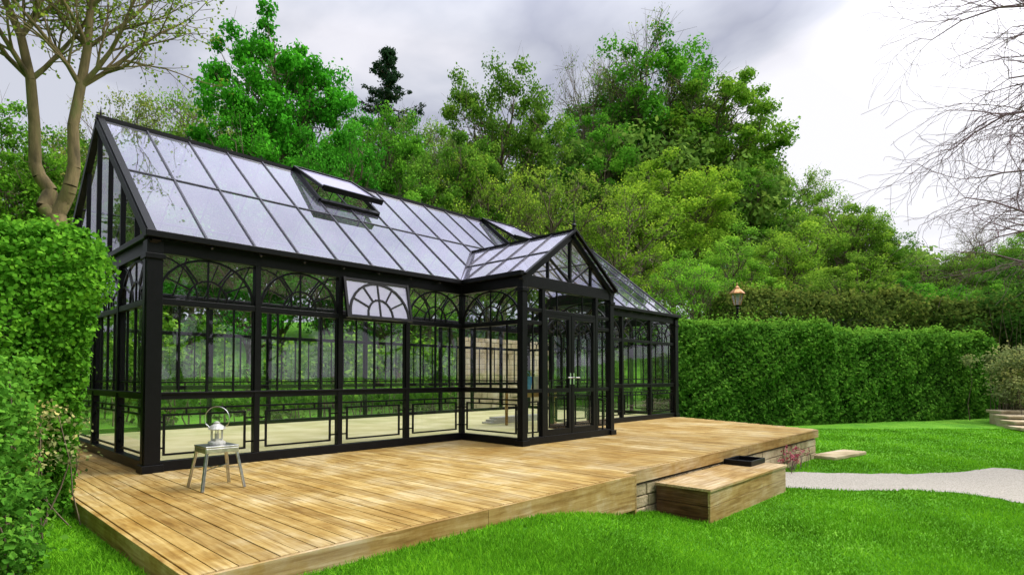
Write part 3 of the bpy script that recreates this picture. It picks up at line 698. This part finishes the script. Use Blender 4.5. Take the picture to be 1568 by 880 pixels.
# stone wall behind
m=MB();rng=np.random.default_rng(14);z=-.6
sw=empty('stone_wall')
while z<2.45:
    h=rng.uniform(.14,.22);x=11.2
    while x<15.5:
        L=rng.uniform(.25,.6);m.box((x,7.0+rng.uniform(-.012,.012),z),(x+L-.015,7.3,z+h-.014));x+=L
    z+=h
m.build('wall_stones',STONE,sw,.012);m=MB();m.box((11.22,7.03,-.6),(15.5,7.28,z-.02));m.build('wall_core',MORTAR,sw)
m=MB()
for k in range(3):m.box((7.2+.1*k,1.6,.036+.05*k),(9.0,1.9-.02*k,.08+.05*k),.9)
m.build('timber_stack',WHITE,None,.004)
for (bx,by,mt) in((7.6,.9,BLUE),(8.1,1.0,WHITE)):
    m=MB();m.lathe([(.11,0),(.15,.3),(.16,.3),(.16,.32),(.145,.32),(.105,.02)],(bx,by,.8),16)
    for i in range(10):
        a=math.pi*i/10;b=math.pi*(i+1)/10
        m.tube((bx+.155*math.cos(a),by,1.1+.13*math.sin(a)),(bx+.155*math.cos(b),by,1.1+.13*math.sin(b)),.005,n=5)
    m.build('bucket',mt)
m=MB();m.box((7.2,.65,.76),(8.5,1.25,.798))
for x in(7.25,8.41):
    for y in(.7,1.16):m.box((x,y,.037),(x+.05,y+.05,.758))
m.box((7.25,.72,.66),(8.45,.74,.755));m.build('work_table',WOODX,None,.003)
# ---------- stool and lantern
sx,sy=.19,-1.52
m=MB();h=.43
for ax in(-1,1):
    for ay in(-1,1):
        m.bar((sx+ax*.2,sy+ay*.2,0),(sx+ax*.135,sy+ay*.135,h-.02),.035,.012,(ax,ay,0))
        m.bar((sx+ax*.2,sy+ay*.2,.0),(sx+ax*.135,sy+ay*.135,h-.02),.012,.03,(ax,ay,0))
m.box((sx-.16,sy-.16,h-.02),(sx+.16,sy+.16,h));
for a in(-1,1):
    m.box((sx-.155,sy+a*.155-.006,h-.07),(sx+.155,sy+a*.155+.006,h-.021));m.box((sx+a*.155-.005,sy-.15,h-.07),(sx+a*.155+.005,sy+.15,h-.021))
m.bar((sx-.17,sy-.17,.2),(sx+.17,sy+.17,.2),.02,.008,Z);m.bar((sx-.17,sy+.17,.205),(sx+.17,sy-.17,.205),.02,.008,Z)
m.build('metal_stool',SILVER,None,.006)
ln=empty('lantern');m=MB();c=(sx,sy,h)
m.lathe([(.075,0),(.085,.012),(.08,.03),(.05,.045),(.05,.055)],c,16)
m.lathe([(.068,.15),(.085,.16),(.06,.19),(.03,.21),(.028,.225),(.012,.235)],c,16)
for i in range(6):
    a=i*math.pi/3;m.tube((sx+.055*math.cos(a),sy+.055*math.sin(a),h+.04),(sx+.055*math.cos(a),sy+.055*math.sin(a),h+.16),.005)
m.build('lantern_body',WHITE,ln,0,False)
m=MB();pr=None
u=np.array([R[0],R[1],0])
for i in range(25):
    a=math.radians(-35+250*i/24);q=np.array([sx,sy,h+.26])+u*.125*math.cos(a)+Z*.125*math.sin(a)
    if pr is not None:m.tube(pr,q,.004)
    pr=q
for s_ in(-1,1):m.tube(np.array([sx,sy,h+.2])+u*.102*s_,np.array([sx,sy,h+.165])+u*.07*s_,.004)
m.build('lantern_handle',SILVER,ln,0,False)
m=MB();m.lathe([(.02,.045),(.02,.11),(.004,.112)],c,10);m.build('candle',WHITE,ln)
# ---------- street lamp
lp=empty('street_lamp');x,y=pl((1130-784)/886,22.5);g=-.6
def s2z(p):return CZ+(576-p)*22.5/886
m=MB();zb=s2z(467)
m.lathe([(.12,0),(.12,.5),(.06,.6),(.045,1.2),(.04,zb-g-.15),(.07,zb-g-.12),(.04,zb-g-.05),(.1,zb-g)],(x,y,g),12)
m.bar((x-.3*R[0],y-.3*R[1],zb-.3),(x+.3*R[0],y+.3*R[1],zb-.3),.03,.03,Z)
m.build('lamp_post',BLACK,lp)
m=MB()
for i in range(6):
    a=i*math.pi/3;b=(i+1)*math.pi/3
    p0=np.array([x+.13*math.cos(a),y+.13*math.sin(a),zb]);p1=np.array([x+.24*math.cos(a),y+.24*math.sin(a),zb+.45]);p2=np.array([x+.24*math.cos(b),y+.24*math.sin(b),zb+.45])
    m.tube(p0,p1,.018,.018,6);m.tube(p1,p2,.02,.02,6)
m.lathe([(.3,.45),(.27,.5),(.14,.62),(.1,.64),(.1,.68),(.05,.74),(.015,.78),(.03,.82),(.004,.9)],(x,y,zb),6)
m.build('lantern_frame',COPPER,lp)
m=MB();m.lathe([(.12,.01),(.225,.445)],(x,y,zb),6);
GL2=glass_mat('lamp_glass',(.95,.93,.85),.08,.8,.3);m.build('lantern_glass',GL2,lp)
m=MB();a=pl(.835,23.2);b=pl(.99,22.0);L=np.linalg.norm(b-a)
for i in range(22):
    p=a+(b-a)*i/21;m.tube((*p,-.6),(*p,1.0),.014,.014,5)
m.bar((*a,.9),(*b,.9),.04,.03,Z);m.bar((*a,-.4),(*b,-.4),.04,.03,Z);m.build('iron_railing',BLACK)
m=MB()
for k in range(4):
    a=pl(.83+.012*k,21-.9*k);b=pl(1.0,20.4-.9*k);m.bar((*a,-.15-.12*k),(*b,-.15-.12*k),.1,.9,(-R[1],R[0],0))
for k in range(4):
    a=pl(.833+.012*k,20.9-.9*k);b=pl(1.0,20.3-.9*k);m.bar((*a,-.42-.09*k),(*b,-.42-.09*k),.42-.1*k,.7,(-R[1],R[0],0))
m.build('stone_steps',STONE,None,.02)
# ---------- sky and light
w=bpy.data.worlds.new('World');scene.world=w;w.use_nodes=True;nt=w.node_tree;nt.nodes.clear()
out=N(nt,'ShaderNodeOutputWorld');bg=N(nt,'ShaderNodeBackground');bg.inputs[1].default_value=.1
sunv=nrm([.75,-.62,1.15]);el=math.asin(sunv[2]);az=math.atan2(sunv[0],sunv[1])
sk=N(nt,'ShaderNodeTexSky');sk.sky_type='NISHITA';sk.sun_disc=False;sk.sun_elevation=el;sk.sun_rotation=az
tc=N(nt,'ShaderNodeTexCoord');sp=N(nt,'ShaderNodeSeparateXYZ');nt.links.new(tc.outputs['Generated'],sp.inputs[0])
za=N(nt,'ShaderNodeMath',operation='MAXIMUM');za.inputs[1].default_value=0;nt.links.new(sp.outputs[2],za.inputs[0])
zb_=N(nt,'ShaderNodeMath',operation='ADD');zb_.inputs[1].default_value=.22;nt.links.new(za.outputs[0],zb_.inputs[0])
dv=N(nt,'ShaderNodeVectorMath',operation='DIVIDE');cb=N(nt,'ShaderNodeCombineXYZ')
for i in range(3):nt.links.new(zb_.outputs[0],cb.inputs[i])
nt.links.new(tc.outputs['Generated'],dv.inputs[0]);nt.links.new(cb.outputs[0],dv.inputs[1])
n1=N(nt,'ShaderNodeTexNoise');n1.inputs['Scale'].default_value=1.25;n1.inputs['Detail'].default_value=6;n1.inputs['Roughness'].default_value=.5;n1.inputs['Distortion'].default_value=.3
nt.links.new(dv.outputs[0],n1.inputs['Vector'])
dt=N(nt,'ShaderNodeVectorMath',operation='DOT_PRODUCT');dt.inputs[1].default_value=(R[0]*.95+.1,R[1]*.95,0.0)
nt.links.new(tc.outputs['Generated'],dt.inputs[0])
ad=N(nt,'ShaderNodeMath',operation='MULTIPLY_ADD');ad.inputs[1].default_value=.28;nt.links.new(dt.outputs['Value'],ad.inputs[0]);nt.links.new(n1.outputs[0],ad.inputs[2])
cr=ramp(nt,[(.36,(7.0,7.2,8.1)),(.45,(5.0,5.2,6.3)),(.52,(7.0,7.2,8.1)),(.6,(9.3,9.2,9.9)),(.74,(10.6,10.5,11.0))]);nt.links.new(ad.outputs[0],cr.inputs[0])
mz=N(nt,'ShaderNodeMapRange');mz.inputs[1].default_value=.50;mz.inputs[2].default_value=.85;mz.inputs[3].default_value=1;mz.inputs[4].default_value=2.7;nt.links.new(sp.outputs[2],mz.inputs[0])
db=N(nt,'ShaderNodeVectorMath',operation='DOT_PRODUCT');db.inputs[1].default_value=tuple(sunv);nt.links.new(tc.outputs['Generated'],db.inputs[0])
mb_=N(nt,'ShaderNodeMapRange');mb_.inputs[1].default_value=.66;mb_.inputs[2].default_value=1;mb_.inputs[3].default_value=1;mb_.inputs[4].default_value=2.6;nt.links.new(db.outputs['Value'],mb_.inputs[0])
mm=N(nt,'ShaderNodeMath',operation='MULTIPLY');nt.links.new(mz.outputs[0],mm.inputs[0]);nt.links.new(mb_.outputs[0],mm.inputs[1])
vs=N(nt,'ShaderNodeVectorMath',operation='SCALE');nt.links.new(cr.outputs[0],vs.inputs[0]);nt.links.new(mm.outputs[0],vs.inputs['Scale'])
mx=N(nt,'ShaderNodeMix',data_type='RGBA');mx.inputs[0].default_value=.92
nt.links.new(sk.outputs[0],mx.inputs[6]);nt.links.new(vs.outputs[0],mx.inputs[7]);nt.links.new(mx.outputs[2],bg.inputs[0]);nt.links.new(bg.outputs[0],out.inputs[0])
sl=bpy.data.lights.new('sun','SUN');sl.energy=2.2;sl.angle=math.radians(14);sl.color=(1,.95,.86)
so=bpy.data.objects.new('sun',sl);link(so);so.rotation_euler=Vector(sunv).to_track_quat('Z','Y').to_euler()
# ---------- camera
cam=bpy.data.cameras.new('camera');co=bpy.data.objects.new('camera',cam);link(co);scene.camera=co
TL=math.radians(1.5)
co.location=(CX,CY,CZ);co.rotation_euler=(math.radians(90)+TL,0,math.atan2(-F[0],F[1]));cam.sensor_width=36;cam.lens=36*886/1568;cam.shift_y=(136-886*math.tan(TL))/1568;cam.clip_end=3000;cam.clip_start=.05
scene.view_settings.view_transform='Standard';scene.view_settings.look='None';scene.view_settings.exposure=0
